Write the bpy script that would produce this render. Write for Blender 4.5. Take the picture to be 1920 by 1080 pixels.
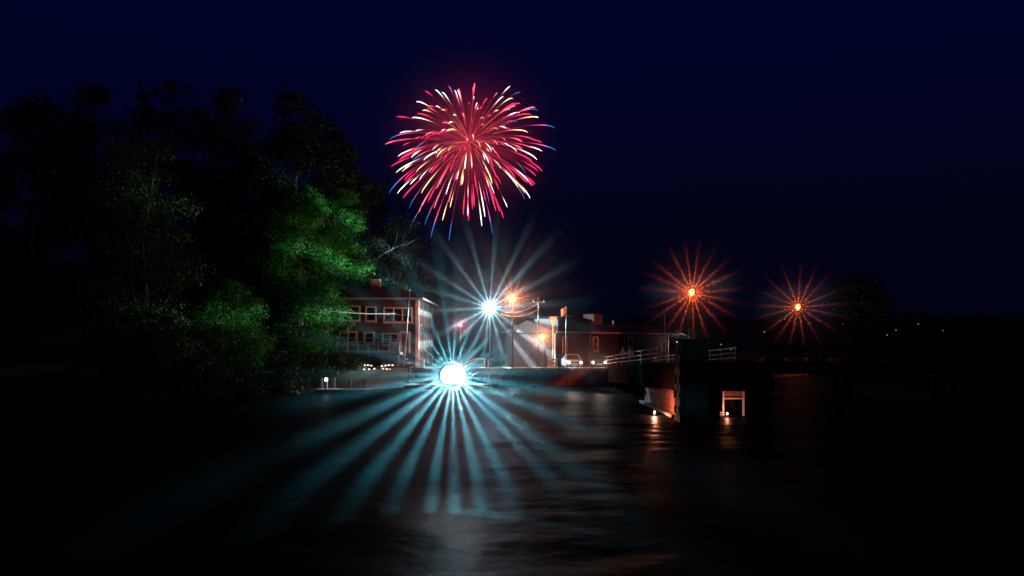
import bpy, math, random
import numpy as np
from mathutils import Vector, Matrix

for o in list(bpy.data.objects):
    bpy.data.objects.remove(o, do_unlink=True)
SC = bpy.context.scene
COL = SC.collection
R = math.radians
random.seed(7)

# ------------------------------------------------------------------ camera
EYE, F, HORIZON = 4.5, 1500.0, 640.0          # eye height (m), focal length and horizon in 1920x1080 pixels
cam = bpy.data.cameras.new('camera')
cam.sensor_width = 36.0
cam.lens = 36.0 * F / 1920.0
cam.shift_y = (HORIZON - 540.0) / 1920.0
cam.clip_start = 0.1
cam.clip_end = 5000
cam_o = bpy.data.objects.new('camera', cam)
COL.objects.link(cam_o)
cam_o.location = (0, 0, EYE)
cam_o.rotation_euler = (R(90), 0, 0)
SC.camera = cam_o

# ------------------------------------------------------------------ sky, moon, exposure
SUN_EL, SUN_ROT = R(-2.6), R(200)
w = bpy.data.worlds.new('World')
SC.world = w
w.use_nodes = True
nt = w.node_tree
nt.nodes.clear()
sky = nt.nodes.new('ShaderNodeTexSky')
sky.sky_type = 'NISHITA'
sky.sun_disc = False
sky.sun_elevation = SUN_EL
sky.sun_rotation = SUN_ROT
sky.ozone_density = 4.0
mul = nt.nodes.new('ShaderNodeMix')
mul.data_type = 'RGBA'
mul.blend_type = 'MULTIPLY'
mul.inputs[0].default_value = 1.0
mul.inputs[7].default_value = (0.10, 0.14, 1.0, 1)
bg = nt.nodes.new('ShaderNodeBackground')
bg.inputs[1].default_value = 0.15
wo = nt.nodes.new('ShaderNodeOutputWorld')
nt.links.new(sky.outputs[0], mul.inputs[6])
glow = nt.nodes.new('ShaderNodeMix')
glow.data_type = 'RGBA'
glow.blend_type = 'ADD'
glow.inputs[0].default_value = 1.0
glow.inputs[7].default_value = (0.0012, 0.0045, 0.042, 1)
nt.links.new(mul.outputs[2], glow.inputs[6])
nt.links.new(glow.outputs[2], bg.inputs[0])
nt.links.new(bg.outputs[0], wo.inputs[0])

moon = bpy.data.lights.new('moon', 'SUN')
moon.energy = 0.003
moon.angle = R(0.5)
moon.color = (0.8, 0.88, 1.0)
moon_o = bpy.data.objects.new('moon', moon)
COL.objects.link(moon_o)
moon_o.rotation_euler = (R(50), 0, R(-20))

vs = SC.view_settings
SC.display_settings.display_device = 'sRGB'
vs.view_transform = 'Standard'
vs.look = 'None'
vs.exposure = 0.0
vs.gamma = 1.0
vs.use_curve_mapping = False
SC.render.engine = 'CYCLES'
cy = SC.cycles
cy.use_denoising = True
cy.max_bounces = 5
cy.diffuse_bounces = 2
cy.glossy_bounces = 3
cy.transmission_bounces = 4
cy.transparent_max_bounces = 12
cy.volume_bounces = 0
cy.sample_clamp_indirect = 4.0
cy.caustics_reflective = False
cy.caustics_refractive = False


def at(px, py, d):
    """a point seen at photograph pixel (px, py), d metres in front of the camera"""
    return Vector(((px - 960.0) / F * d, d, EYE + (HORIZON - py) / F * d))


# ------------------------------------------------------------------ materials
MATS = {}


def mat(name, col, rough=0.7, metal=0.0, var=0.25, scale=3.0, bump=0.0, bscale=30.0, spec=0.4, stretch=None):
    if name in MATS:
        return MATS[name]
    m = bpy.data.materials.new(name)
    m.use_nodes = True
    n = m.node_tree.nodes
    l = m.node_tree.links
    b = n['Principled BSDF']
    b.inputs['Roughness'].default_value = rough
    b.inputs['Metallic'].default_value = metal
    b.inputs['Specular IOR Level'].default_value = spec
    tc = n.new('ShaderNodeTexCoord')
    src = tc.outputs['Object']
    if stretch:
        mp = n.new('ShaderNodeMapping')
        mp.inputs['Scale'].default_value = stretch
        l.new(src, mp.inputs[0])
        src = mp.outputs[0]
    nz = n.new('ShaderNodeTexNoise')
    nz.inputs['Scale'].default_value = scale
    nz.inputs['Detail'].default_value = 5
    l.new(src, nz.inputs['Vector'])
    cr = n.new('ShaderNodeValToRGB')
    cr.color_ramp.elements[0].position = 0.3
    cr.color_ramp.elements[1].position = 0.72
    cr.color_ramp.elements[0].color = tuple(c * (1 - var) for c in col) + (1,)
    cr.color_ramp.elements[1].color = tuple(min(1, c * (1 + var)) for c in col) + (1,)
    l.new(nz.outputs[0], cr.inputs[0])
    l.new(cr.outputs[0], b.inputs['Base Color'])
    if bump:
        n2 = n.new('ShaderNodeTexNoise')
        n2.inputs['Scale'].default_value = bscale
        n2.inputs['Detail'].default_value = 4
        l.new(src, n2.inputs['Vector'])
        bp = n.new('ShaderNodeBump')
        bp.inputs['Strength'].default_value = bump
        bp.inputs['Distance'].default_value = 0.05
        l.new(n2.outputs[0], bp.inputs['Height'])
        l.new(bp.outputs[0], b.inputs['Normal'])
    MATS[name] = m
    return m


def glow_mat(name, col, strength, clear=0.0):
    """a thing that gives off light; clear lets its own lamp shine through the glass"""
    if name in MATS:
        return MATS[name]
    m = bpy.data.materials.new(name)
    m.use_nodes = True
    n = m.node_tree.nodes
    l = m.node_tree.links
    n.clear()
    e = n.new('ShaderNodeEmission')
    e.inputs[0].default_value = tuple(col) + (1,)
    e.inputs[1].default_value = strength
    out = n.new('ShaderNodeOutputMaterial')
    if clear:
        t = n.new('ShaderNodeBsdfTransparent')
        a = n.new('ShaderNodeAddShader')
        l.new(e.outputs[0], a.inputs[0])
        l.new(t.outputs[0], a.inputs[1])
        l.new(a.outputs[0], out.inputs[0])
    else:
        l.new(e.outputs[0], out.inputs[0])
    m.cycles.emission_sampling = 'NONE'
    MATS[name] = m
    return m


def leaf_mat(name, c0, c1):
    m = bpy.data.materials.new(name)
    m.use_nodes = True
    n = m.node_tree.nodes
    l = m.node_tree.links
    b = n['Principled BSDF']
    b.inputs['Roughness'].default_value = 0.55
    b.inputs['Specular IOR Level'].default_value = 0.25
    g = n.new('ShaderNodeNewGeometry')
    cr = n.new('ShaderNodeValToRGB')
    cr.color_ramp.elements[0].color = tuple(c0) + (1,)
    cr.color_ramp.elements[1].color = tuple(c1) + (1,)
    l.new(g.outputs['Random Per Island'], cr.inputs[0])
    l.new(cr.outputs[0], b.inputs['Base Color'])
    tr = n.new('ShaderNodeBsdfTranslucent')
    l.new(cr.outputs[0], tr.inputs[0])
    mx = n.new('ShaderNodeMixShader')
    mx.inputs[0].default_value = 0.35
    l.new(b.outputs[0], mx.inputs[1])
    l.new(tr.outputs[0], mx.inputs[2])
    l.new(mx.outputs[0], n['Material Output'].inputs[0])
    MATS[name] = m
    return m


def water_mat():
    m = bpy.data.materials.new('water')
    m.use_nodes = True
    n = m.node_tree.nodes
    l = m.node_tree.links
    b = n['Principled BSDF']
    b.inputs['Base Color'].default_value = (0.002, 0.005, 0.006, 1)
    b.inputs['Roughness'].default_value = 0.42
    b.inputs['IOR'].default_value = 1.33
    b.inputs['Specular IOR Level'].default_value = 0.09
    tc = n.new('ShaderNodeTexCoord')
    prev = None
    for sc, st, dist, sx in ((0.13, 0.8, 0.9, 0.7), (0.6, 0.6, 0.2, 0.8), (2.6, 0.5, 0.05, 0.9)):
        mp = n.new('ShaderNodeMapping')
        mp.inputs['Scale'].default_value = (sx, 1.0, 1.0)
        mp.inputs['Rotation'].default_value = (0, 0, R(12 * sc))
        l.new(tc.outputs['Object'], mp.inputs[0])
        nz = n.new('ShaderNodeTexNoise')
        nz.inputs['Scale'].default_value = sc
        nz.inputs['Detail'].default_value = 3
        l.new(mp.outputs[0], nz.inputs['Vector'])
        bp = n.new('ShaderNodeBump')
        bp.inputs['Strength'].default_value = st
        bp.inputs['Distance'].default_value = dist
        l.new(nz.outputs[0], bp.inputs['Height'])
        if prev:
            l.new(prev, bp.inputs['Normal'])
        prev = bp.outputs[0]
    l.new(prev, b.inputs['Normal'])
    reflection_damper = n.new('ShaderNodeBsdfDiffuse')  # dark diffuse mixed in to weaken the lamp reflections
    reflection_damper.inputs[0].default_value = (0.002, 0.006, 0.007, 1)
    mx = n.new('ShaderNodeMixShader')
    mx.inputs[0].default_value = 0.72
    l.new(b.outputs[0], mx.inputs[1])
    l.new(reflection_damper.outputs[0], mx.inputs[2])
    l.new(mx.outputs[0], n['Material Output'].inputs[0])
    MATS['water'] = m
    return m


SIDING = mat('siding', (0.075, 0.07, 0.072), 0.75, var=0.3, scale=1.2, bump=0.6, bscale=3.0, stretch=(0.3, 0.3, 7.0))
SIDING2 = mat('red_siding', (0.075, 0.036, 0.032), 0.75, var=0.3, scale=1.2, bump=0.6, bscale=3.0, stretch=(0.3, 0.3, 7.0))
TRIM = mat('white_trim', (0.6, 0.57, 0.54), 0.6, var=0.12, scale=4)
STRIM = mat('brightened_trim', (0.8, 0.76, 0.72), 0.6, var=0.1, scale=4)  # trim lightened in colour to offset the weak light on it
DIMTRIM = mat('dimmed_trim', (0.24, 0.19, 0.17), 0.8, var=0.25, scale=4)  # trim darkened in colour to offset strong lamplight on the side wall
SHINGLE = mat('shingle', (0.07, 0.06, 0.06), 0.85, var=0.4, scale=6, bump=0.5, bscale=14)
GLASS = mat('window_glass', (0.012, 0.014, 0.018), 0.06, var=0.3, scale=2, spec=0.8)
BRICKM = mat('brick', (0.26, 0.10, 0.06), 0.85, var=0.35, scale=2.5, bump=0.4)
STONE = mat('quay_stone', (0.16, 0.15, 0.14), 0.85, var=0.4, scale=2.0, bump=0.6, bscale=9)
CONCRETE = mat('concrete', (0.22, 0.2, 0.18), 0.85, var=0.3, scale=1.5, bump=0.3, bscale=20)
ASPHALT = mat('asphalt', (0.05, 0.05, 0.052), 0.85, var=0.3, scale=1.0, bump=0.3, bscale=40)
EARTH = mat('earth', (0.035, 0.045, 0.022), 0.9, var=0.5, scale=0.6, bump=0.6, bscale=4)
WOOD = mat('weathered_wood', (0.16, 0.12, 0.09), 0.8, var=0.4, scale=3, bump=0.4, stretch=(1, 1, 6))
DARKWOOD = mat('tarred_wood', (0.014, 0.011, 0.009), 1.0, var=0.4, scale=3, bump=0.4, spec=0.0)
PALEWOOD = mat('pale_deck_wood', (0.4, 0.36, 0.3), 0.7, var=0.3, scale=3)
BARK = mat('bark', (0.09, 0.07, 0.05), 0.9, var=0.4, scale=4, bump=0.6, bscale=10)
PALEBARK = mat('pale_bark', (0.36, 0.34, 0.3), 0.85, var=0.3, scale=4)
METAL = mat('galvanised', (0.42, 0.42, 0.42), 0.45, 0.8, var=0.2)
DARKMETAL = mat('dark_metal', (0.04, 0.04, 0.045), 0.5, 0.5, var=0.2)
RUBBER = mat('rubber', (0.02, 0.02, 0.02), 0.8)
CHROME = mat('chrome', (0.7, 0.7, 0.7), 0.15, 1.0, var=0.1)
LEAF_A = leaf_mat('leaf_lit', (0.02, 0.20, 0.02), (0.075, 0.30, 0.035))  # green raised in colour to strengthen the lamplit look
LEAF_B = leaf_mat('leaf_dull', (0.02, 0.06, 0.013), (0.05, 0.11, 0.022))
LEAF_D = leaf_mat('leaf_unlit', (0.012, 0.02, 0.012), (0.028, 0.04, 0.02))  # leaf darkened in colour to leave these trees as unlit silhouettes
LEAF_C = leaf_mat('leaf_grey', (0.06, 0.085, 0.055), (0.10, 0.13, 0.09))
WATER = water_mat()


# ------------------------------------------------------------------ mesh helpers
class MB:
    def __init__(self):
        self.v, self.f = [], []

    def box(self, c, s, rz=0.0):
        k = len(self.v)
        cs, sn = math.cos(rz), math.sin(rz)
        for z in (-1, 1):
            for x, y in ((-1, -1), (1, -1), (1, 1), (-1, 1)):
                a, b = x * s[0] / 2, y * s[1] / 2
                self.v.append((c[0] + a * cs - b * sn, c[1] + a * sn + b * cs, c[2] + z * s[2] / 2))
        self.f += [tuple(k + i for i in q) for q in ((3, 2, 1, 0), (4, 5, 6, 7), (0, 1, 5, 4), (1, 2, 6, 5), (2, 3, 7, 6), (3, 0, 4, 7))]
        return self

    def tube(self, pts, rads, sides=8, cap=True):
        pts = [Vector(p) for p in pts]
        k = len(self.v)
        n = len(pts)
        for i, p in enumerate(pts):
            t = (pts[min(i + 1, n - 1)] - pts[max(i - 1, 0)]).normalized()
            a = t.cross(Vector((0, 0, 1)) if abs(t.z) < 0.9 else Vector((1, 0, 0))).normalized()
            b = t.cross(a)
            r = rads[i] if isinstance(rads, (list, tuple)) else rads
            for s in range(sides):
                an = 2 * math.pi * s / sides
                self.v.append(tuple(p + (a * math.cos(an) + b * math.sin(an)) * r))
        for i in range(n - 1):
            for s in range(sides):
                s2 = (s + 1) % sides
                self.f.append((k + i * sides + s, k + i * sides + s2, k + (i + 1) * sides + s2, k + (i + 1) * sides + s))
        if cap:
            self.f.append(tuple(k + s for s in reversed(range(sides))))
            self.f.append(tuple(k + (n - 1) * sides + s for s in range(sides)))
        return self

    def lathe(self, c, prof, sides=14, axis='z'):
        """prof: (radius, offset along the axis)"""
        k = len(self.v)
        for r, h in prof:
            for s in range(sides):
                an = 2 * math.pi * s / sides
                x, y = r * math.cos(an), r * math.sin(an)
                p = {'z': (x, y, h), 'y': (x, h, y), 'x': (h, x, y)}[axis]
                self.v.append((c[0] + p[0], c[1] + p[1], c[2] + p[2]))
        for i in range(len(prof) - 1):
            for s in range(sides):
                s2 = (s + 1) % sides
                self.f.append((k + i * sides + s, k + i * sides + s2, k + (i + 1) * sides + s2, k + (i + 1) * sides + s))
        self.f.append(tuple(k + s for s in reversed(range(sides))))
        self.f.append(tuple(k + (len(prof) - 1) * sides + s for s in range(sides)))
        return self

    def poly(self, *pts):
        k = len(self.v)
        self.v += [tuple(p) for p in pts]
        self.f.append(tuple(range(k, k + len(pts))))
        return self

    def prism(self, outline, y0, y1):
        """outline in x,z extruded along y"""
        k = len(self.v)
        n = len(outline)
        for y in (y0, y1):
            self.v += [(x, y, z) for x, z in outline]
        self.f.append(tuple(range(k, k + n)))
        self.f.append(tuple(reversed(range(k + n, k + 2 * n))))
        for i in range(n):
            j = (i + 1) % n
            self.f.append((k + j, k + i, k + n + i, k + n + j))
        return self

    def mesh(self, name):
        me = bpy.data.meshes.new(name)
        me.from_pydata(self.v, [], self.f)
        me.update()
        return me

    def build(self, name, material, parent=None, smooth=False, bevel=0.0):
        me = self.mesh(name)
        me.materials.append(material)
        o = bpy.data.objects.new(name, me)
        COL.objects.link(o)
        if parent:
            o.parent = parent
        if smooth:
            me.polygons.foreach_set('use_smooth', [True] * len(me.polygons))
        if bevel:
            bv = o.modifiers.new('bevel', 'BEVEL')
            bv.width = bevel
            bv.segments = 2
            bv.limit_method = 'ANGLE'
        return o


def tag(o, label, cat, group=None, kind=None):
    if label:
        o['label'] = label
    if cat:
        o['category'] = cat
    if group:
        o['group'] = group
    if kind:
        o['kind'] = kind
    return o


def thing(name, loc, label, cat, rz=0.0, group=None):
    o = bpy.data.objects.new(name, None)
    o.empty_display_size = 0.2
    COL.objects.link(o)
    o.location = loc
    o.rotation_euler = (0, 0, rz)
    return tag(o, label, cat, group)


def struct(o):
    o['kind'] = 'structure'
    return o


def copy_tree(o, parent=None):
    c = o.copy()
    COL.objects.link(c)
    c.parent = parent
    for ch in o.children:
        copy_tree(ch, c)
    return c


def np_quads(name, V, material, parent=None):
    """V: (N,4,3) separate quads"""
    n = len(V)
    me = bpy.data.meshes.new(name)
    me.vertices.add(n * 4)
    me.vertices.foreach_set('co', V.reshape(-1).astype(np.float32))
    me.loops.add(n * 4)
    me.loops.foreach_set('vertex_index', np.arange(n * 4, dtype=np.int32))
    me.polygons.add(n)
    me.polygons.foreach_set('loop_start', np.arange(0, n * 4, 4, dtype=np.int32))
    me.polygons.foreach_set('loop_total', np.full(n, 4, dtype=np.int32))
    me.update(calc_edges=True)
    me.materials.append(material)
    o = bpy.data.objects.new(name, me)
    COL.objects.link(o)
    if parent:
        o.parent = parent
    return o


# ------------------------------------------------------------------ ground and water
QUAY = 1.6
SHX = [-420, -120, -60, -40, -24, -14, -9, 0, 9, 15, 22, 30, 60, 420]
SHY = [58, 55, 57, 62, 68, 74, 80, 81, 81.5, 90, 104, 125, 132, 150]


def shore(x):
    return float(np.interp(x, SHX, SHY))


def ground_z(x, y):
    d = y - shore(x)
    t = min(1.0, max(0.0, (d + 0.6) / 1.8))
    z = -1.6 + (QUAY + 1.6) * t * t * (3 - 2 * t)
    if x < -8:
        k = min(1.0, (-8 - x) / 18)
        z += k * max(0.0, d - 4) * 0.075
    if x > 24:
        z += min(1, (x - 24) / 30) * min(6, max(0.0, d - 6) * 0.03)
    if y > 170:
        z += (y - 170) * 0.035
    if -9 < x < 26 and d > 0:
        return z
    return z + 0.25 * math.sin(x * 0.7) * math.sin(y * 0.53) * t


xs = sorted(set([round(v, 2) for v in list(np.linspace(-420, -70, 24)) + list(np.arange(-70, 60, 1.3)) + list(np.linspace(60, 420, 24))]))
ys = sorted(set([round(v, 2) for v in list(np.linspace(-60, 50, 10)) + list(np.arange(50, 150, 0.9)) + list(np.linspace(150, 620, 26))]))
g = MB()
for y in ys:
    for x in xs:
        g.v.append((x, y, ground_z(x, y)))
nx = len(xs)
for j in range(len(ys) - 1):
    for i in range(nx - 1):
        g.f.append((j * nx + i, j * nx + i + 1, (j + 1) * nx + i + 1, (j + 1) * nx + i))
struct(g.build('ground', EARTH, smooth=True))
wb = MB()
wb.poly((-420, -60, 0), (420, -60, 0), (420, 160, 0), (-420, 160, 0))
struct(wb.build('water', WATER))
rb = MB()
rb.box((4, 85.4, QUAY + 0.02), (24.5, 5.2, 0.06))
struct(rb.build('road', ASPHALT))

# stone quay wall, each block a stone
quay = thing('quay_wall', (0, 80.3, 0), 'dark stone quay wall along the water below the parked cars', 'wall')
MB().box((1.2, 0.55, 0.35), (21.6, 0.6, 2.5)).build('core', CONCRETE, quay)
stone_meshes = []
for k in range(5):
    m = MB()
    m.box((0, 0, 0), (0.96, 0.5, 0.44))
    me = m.mesh('stone')
    rr = random.Random(k)
    for v in me.vertices:
        v.co += Vector((rr.uniform(-.04, .03), rr.uniform(-.06, .04), rr.uniform(-.02, .02)))
    me.materials.append(STONE)
    stone_meshes.append(me)
for row in range(4):
    for i in range(22):
        o = bpy.data.objects.new('stone', random.choice(stone_meshes))
        COL.objects.link(o)
        o.parent = quay
        o.location = (-9.3 + i * 0.98 + (row % 2) * 0.45, random.uniform(-.04, .04), -0.1 + row * 0.46)
for i in range(14):
    MB().box((-8.95 + i * 1.57, 0.1, 1.74), (1.54, 0.8, 0.22)).build('coping_stone', CONCRETE, quay, bevel=0.03)


# ------------------------------------------------------------------ trees
def crown_quads(seed, W, H, n, leaf, profile='round', flat=0.5):
    rg = np.random.default_rng(seed)
    ncl = 85 if profile != 'cone' else 60
    C, S = [], []
    while len(C) < ncl:
        t = rg.uniform(0.03, 0.98)
        if profile == 'cone':
            rmax = (1 - t) * 0.5 + 0.03
        elif profile == 'tall':
            rmax = 0.5 * (math.sin(math.pi * min(1, t * 0.8 + 0.14)) ** 0.6) * (1.0 if t < 0.6 else 0.92)
        else:
            rmax = 0.5 * math.sqrt(max(0.02, 1 - (2 * t - 0.9) ** 2 * 0.85))
        an = rg.uniform(0, 2 * math.pi)
        r = rmax * math.sqrt(rg.uniform(0.12, 1.0)) * rg.uniform(0.75, 1.12)
        C.append((r * math.cos(an) * W, r * math.sin(an) * W, t * H))
        S.append(rg.uniform(0.10, 0.2) * W * (0.55 if profile == 'cone' else 1) * (1.25 - 0.5 * t))
    C, S = np.array(C), np.array(S)
    wts = S ** 2 / np.sum(S ** 2)
    idx = rg.choice(len(C), n, p=wts)
    d = rg.normal(size=(n, 3))
    d /= np.linalg.norm(d, axis=1)[:, None]
    rad = S[idx] * np.abs(rg.normal(0.82, 0.28, n))
    P = C[idx] + d * rad[:, None] * np.array([1, 1, 0.85])
    # leaf frames
    nrm = d * 1.0 + rg.normal(size=(n, 3)) * 0.42 + np.array([0, 0, 0.3])
    nrm /= np.linalg.norm(nrm, axis=1)[:, None]
    a = np.cross(nrm, rg.normal(size=(n, 3)))
    a /= np.linalg.norm(a, axis=1)[:, None] + 1e-9
    b = np.cross(nrm, a)
    L = leaf * rg.uniform(0.6, 1.4, n)[:, None]
    a, b = a * L, b * L * 0.55
    V = np.stack([P - a, P - b * 0.9 + a * 0.1, P + a, P + b * 0.9 + a * 0.1], axis=1)
    return V, C, S


def tree(name, px, top, d, width, label, leafm, seed, n=16000, leaf=0.2, profile='round', bark=None, lean=0.0, lowest=0.22, group=None, base=None):
    p = at(px, top, d)
    gz = ground_z(p.x, p.y) - 0.1 if base is None else base
    H = p.z - gz
    t = thing(name, (p.x, p.y, gz), label, 'tree', group=group)
    bark = bark or BARK
    ch = H * (1 - lowest)
    V, C, S = crown_quads(seed, width, ch, n, leaf, profile)
    off = np.array([0, 0, H * lowest - 0.03 * H])
    V = V + off
    V[:, :, 0] += lean * V[:, :, 2] / H
    np_quads('crown', V, leafm, t)
    rr = random.Random(seed)
    m = MB()
    hh = H * (0.93 if profile == 'cone' else 0.7)
    r0 = 0.018 * H + 0.04
    m.tube([(lean * q + rr.uniform(-.012, .012) * H * (q > 0), rr.uniform(-.012, .012) * H * (q > 0), hh * q) for q in (0, .15, .35, .6, .8, 1)],
           [r0 * 1.5, r0, r0 * .85, r0 * .6, r0 * .35, r0 * .1], 9)
    m.build('trunk', bark, t, smooth=True)
    for k in range(8 if profile != 'cone' else 0):
        c = Vector(C[rr.randrange(len(C))]) + Vector(off)
        z0 = max(H * lowest * 0.8, min(hh * 0.9, c.z - 0.18 * H * rr.uniform(.6, 1.2)))
        s = Vector((lean * z0 / H, 0, z0))
        c.x += lean * c.z / H
        mid = s.lerp(c, 0.5) + Vector((rr.uniform(-.4, .4), rr.uniform(-.4, .4), -0.04 * H * rr.random()))
        b = MB()
        b.tube([s, mid, c], [r0 * .38, r0 * .24, r0 * .06], 6)
        b.build('limb', bark, t, smooth=True)
    return t


BACK = 'dark trees rising behind the left bank'
tree('broadleaf_tree', 562, 333, 82.5, 9.0, 'bright green lit tree left of the two storey house', LEAF_A, 11, 70000, 0.115, 'tall', lowest=0.06)
tree('broadleaf_tree', 430, 528, 71, 7.0, 'low green rounded tree left of the bright green tree', LEAF_A, 12, 26000, 0.105, 'round', lowest=0.05)
tree('broadleaf_tree', 640, 345, 87, 6.5, 'dim green tree just behind the bright green tree', LEAF_A, 13, 22000, 0.14, 'tall', lowest=0.1)
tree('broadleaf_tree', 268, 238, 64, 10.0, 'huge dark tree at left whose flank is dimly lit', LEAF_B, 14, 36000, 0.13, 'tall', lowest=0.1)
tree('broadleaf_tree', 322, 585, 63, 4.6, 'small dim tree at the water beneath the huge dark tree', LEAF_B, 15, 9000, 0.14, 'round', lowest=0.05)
pale = tree('broadleaf_tree', 742, 398, 108, 9.5, 'pale grey green tree with bare pale branches behind the house roof', LEAF_C, 16, 20000, 0.14, 'round', PALEBARK, lowest=0.3)
tree('broadleaf_tree', 690, 330, 112, 9.0, 'dark tree between the bright green tree and the firework', LEAF_B, 17, 14000, 0.2, 'tall', lowest=0.15)
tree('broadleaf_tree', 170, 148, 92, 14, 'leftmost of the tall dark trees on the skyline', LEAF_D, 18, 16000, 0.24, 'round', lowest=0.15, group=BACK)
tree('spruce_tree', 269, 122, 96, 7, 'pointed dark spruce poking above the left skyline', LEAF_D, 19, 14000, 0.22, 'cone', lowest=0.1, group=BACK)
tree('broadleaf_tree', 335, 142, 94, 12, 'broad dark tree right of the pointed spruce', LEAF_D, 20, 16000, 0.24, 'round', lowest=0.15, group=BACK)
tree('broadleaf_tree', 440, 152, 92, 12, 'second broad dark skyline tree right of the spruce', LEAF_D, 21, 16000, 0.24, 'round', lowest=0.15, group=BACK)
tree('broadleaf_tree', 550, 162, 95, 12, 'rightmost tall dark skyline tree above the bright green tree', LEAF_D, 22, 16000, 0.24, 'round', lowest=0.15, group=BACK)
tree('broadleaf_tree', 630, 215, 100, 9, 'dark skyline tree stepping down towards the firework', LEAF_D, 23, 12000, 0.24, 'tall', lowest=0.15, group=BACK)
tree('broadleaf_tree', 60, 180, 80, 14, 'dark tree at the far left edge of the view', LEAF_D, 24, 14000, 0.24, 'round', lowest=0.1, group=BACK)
tree('broadleaf_tree', 480, 430, 84, 9, 'dark tree behind the low green rounded tree', LEAF_B, 25, 14000, 0.2, 'round', lowest=0.08)
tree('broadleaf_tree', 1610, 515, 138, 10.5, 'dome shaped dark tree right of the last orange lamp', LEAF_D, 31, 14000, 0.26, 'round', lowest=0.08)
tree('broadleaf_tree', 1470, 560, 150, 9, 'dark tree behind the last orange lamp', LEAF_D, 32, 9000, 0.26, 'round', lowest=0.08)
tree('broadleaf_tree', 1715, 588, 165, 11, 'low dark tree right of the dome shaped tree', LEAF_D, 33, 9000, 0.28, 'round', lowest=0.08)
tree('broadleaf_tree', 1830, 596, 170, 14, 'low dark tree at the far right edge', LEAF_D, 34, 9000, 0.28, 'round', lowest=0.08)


for path in ([(695, 492), (722, 474), (748, 461), (765, 452)], [(735, 468), (743, 452), (745, 436)], [(748, 461), (764, 458), (778, 449)]):
    pts = [at(x, y, 102.6) - pale.location for x, y in path]
    MB().tube(pts, [.1 - .025 * i for i in range(len(pts))], 6).build('limb', PALEBARK, pale, smooth=True)


def bush(px, top, d, width, label, leafm, seed, n=5000):
    p = at(px, top, d)
    gz = ground_z(p.x, p.y) - 0.15
    H = max(0.7, p.z - gz)
    t = thing('bush', (p.x, p.y, gz), label, 'bush', group='bushes on the left bank')
    V, C, S = crown_quads(seed, width, H, n, 0.12)
    np_quads('foliage', V, leafm, t)
    rr = random.Random(seed)
    m = MB()
    for k in range(5):
        m.tube([(0, 0, 0), (rr.uniform(-.3, .3) * width, rr.uniform(-.2, .2) * width, H * .7)], [.04, .015], 5)
    m.build('stem', BARK, t)


for i, (px, top, d, wd, lab) in enumerate([
        (180, 640, 60, 6, 'dark bush at the water on the far left'),
        (265, 690, 60.5, 4, 'low dark bush at the water below the huge dark tree'),
        (380, 668, 63, 4.5, 'dark bush at the water below the low rounded tree'),
        (455, 664, 66, 4.5, 'dark bush in front of the low rounded tree'),
        (530, 655, 70, 4.5, 'dark bush below the bright green tree'),
        (585, 664, 73, 3.6, 'dark bush beside the lone standing person'),
        (640, 668, 76, 3.8, 'dark bush under the deck of the house')]):
    bush(px, top, d, wd, lab, LEAF_B, 50 + i)


# ------------------------------------------------------------------ buildings
def window(parent, x, z, wd, ht, y=0.0, n=1, horiz=True, axis='x', fw=0.16, trim=None):
    """casing in the plane y (or x), x,z = lower left corner, n lights side by side"""
    trim = trim or TRIM
    def place(mb, c, s):
        if axis == 'x':
            mb.box(c, s)
        else:
            mb.box((c[1], c[0], c[2]), (s[1], s[0], s[2]))
    s = -1 if axis == 'x' else 1
    fr = MB()
    place(fr, (x + wd / 2, y + s * 0.05, z + ht - fw / 2), (wd, 0.12, fw))
    place(fr, (x + wd / 2, y + s * 0.05, z + fw * .4), (wd - 2 * fw, 0.12, fw * .8))
    for q in (x + fw / 2, x + wd - fw / 2):
        place(fr, (q, y + s * 0.05, z + ht / 2 - fw / 2), (fw, 0.118, ht - fw))
    f = fr.build('window', trim, parent)
    pn = MB()
    place(pn, (x + wd / 2, y + s * 0.012, z + ht / 2), (wd - 2 * fw + .02, 0.02, ht - 1.8 * fw))
    pn.build('pane', GLASS, f)
    sl = MB()
    place(sl, (x + wd / 2, y + s * 0.09, z - 0.05), (wd + 0.14, 0.22, 0.08))
    sl.build('sill', trim, f)
    iw = (wd - 2 * fw)
    for k in range(1, n):
        m = MB()
        place(m, (x + fw + iw * k / n, y + s * 0.045, z + ht / 2), (0.13, 0.1, ht - 2 * fw))
        m.build('mullion', trim, f)
    if horiz:
        m = MB()
        place(m, (x + wd / 2, y + s * 0.034, z + ht / 2), (iw, 0.05, 0.06))
        m.build('meeting_rail', trim, f)
    return f


# two storey house on the left: front plane at y = 85
HX, HY = -9.97, 85.0
house = thing('house', (HX, HY, QUAY), 'two storey dark clapboard house with white trimmed windows and raised deck', 'house')
D85 = 85.0 / F


def hz(py):
    return EYE + (HORIZON - py) * D85 - QUAY


def hx(px):
    return (px - 960) * D85 - HX


HL = hx(600)
TOP = hz(562)
MB().box((HL / 2, 8.5, TOP / 2 - 0.3), (-HL, 17, TOP + 0.6)).build('wall', SIDING, house)
rf = MB()
rf.prism([(HL - .5, TOP), (.5, TOP), (.5, TOP + .25), (-1.5, TOP + 1.1), (HL + 1.5, TOP + 1.1), (HL - .5, TOP + .25)], -.5, 17.5)
roof = rf.build('roof', SHINGLE, house)
MB().box((hx(690), 5, TOP + 1.7), (1.0, 1.0, 1.7)).build('chimney', BRICKM, roof)
MB().box((HL / 2, -.56, TOP + .1), (-HL + 1.1, 0.1, 0.22)).build('fascia', TRIM, house)
MB().box((.56, 8.5, TOP + .1), (0.1, 18.0, 0.2)).build('fascia', TRIM, house)
MB().box((-0.12, -.05, TOP / 2), (0.32, 0.12, TOP - .1)).build('corner_board', TRIM, house)
MB().box((.05, 0.12, TOP / 2), (0.12, 0.3, TOP - .12)).build('corner_board', TRIM, house)


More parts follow.
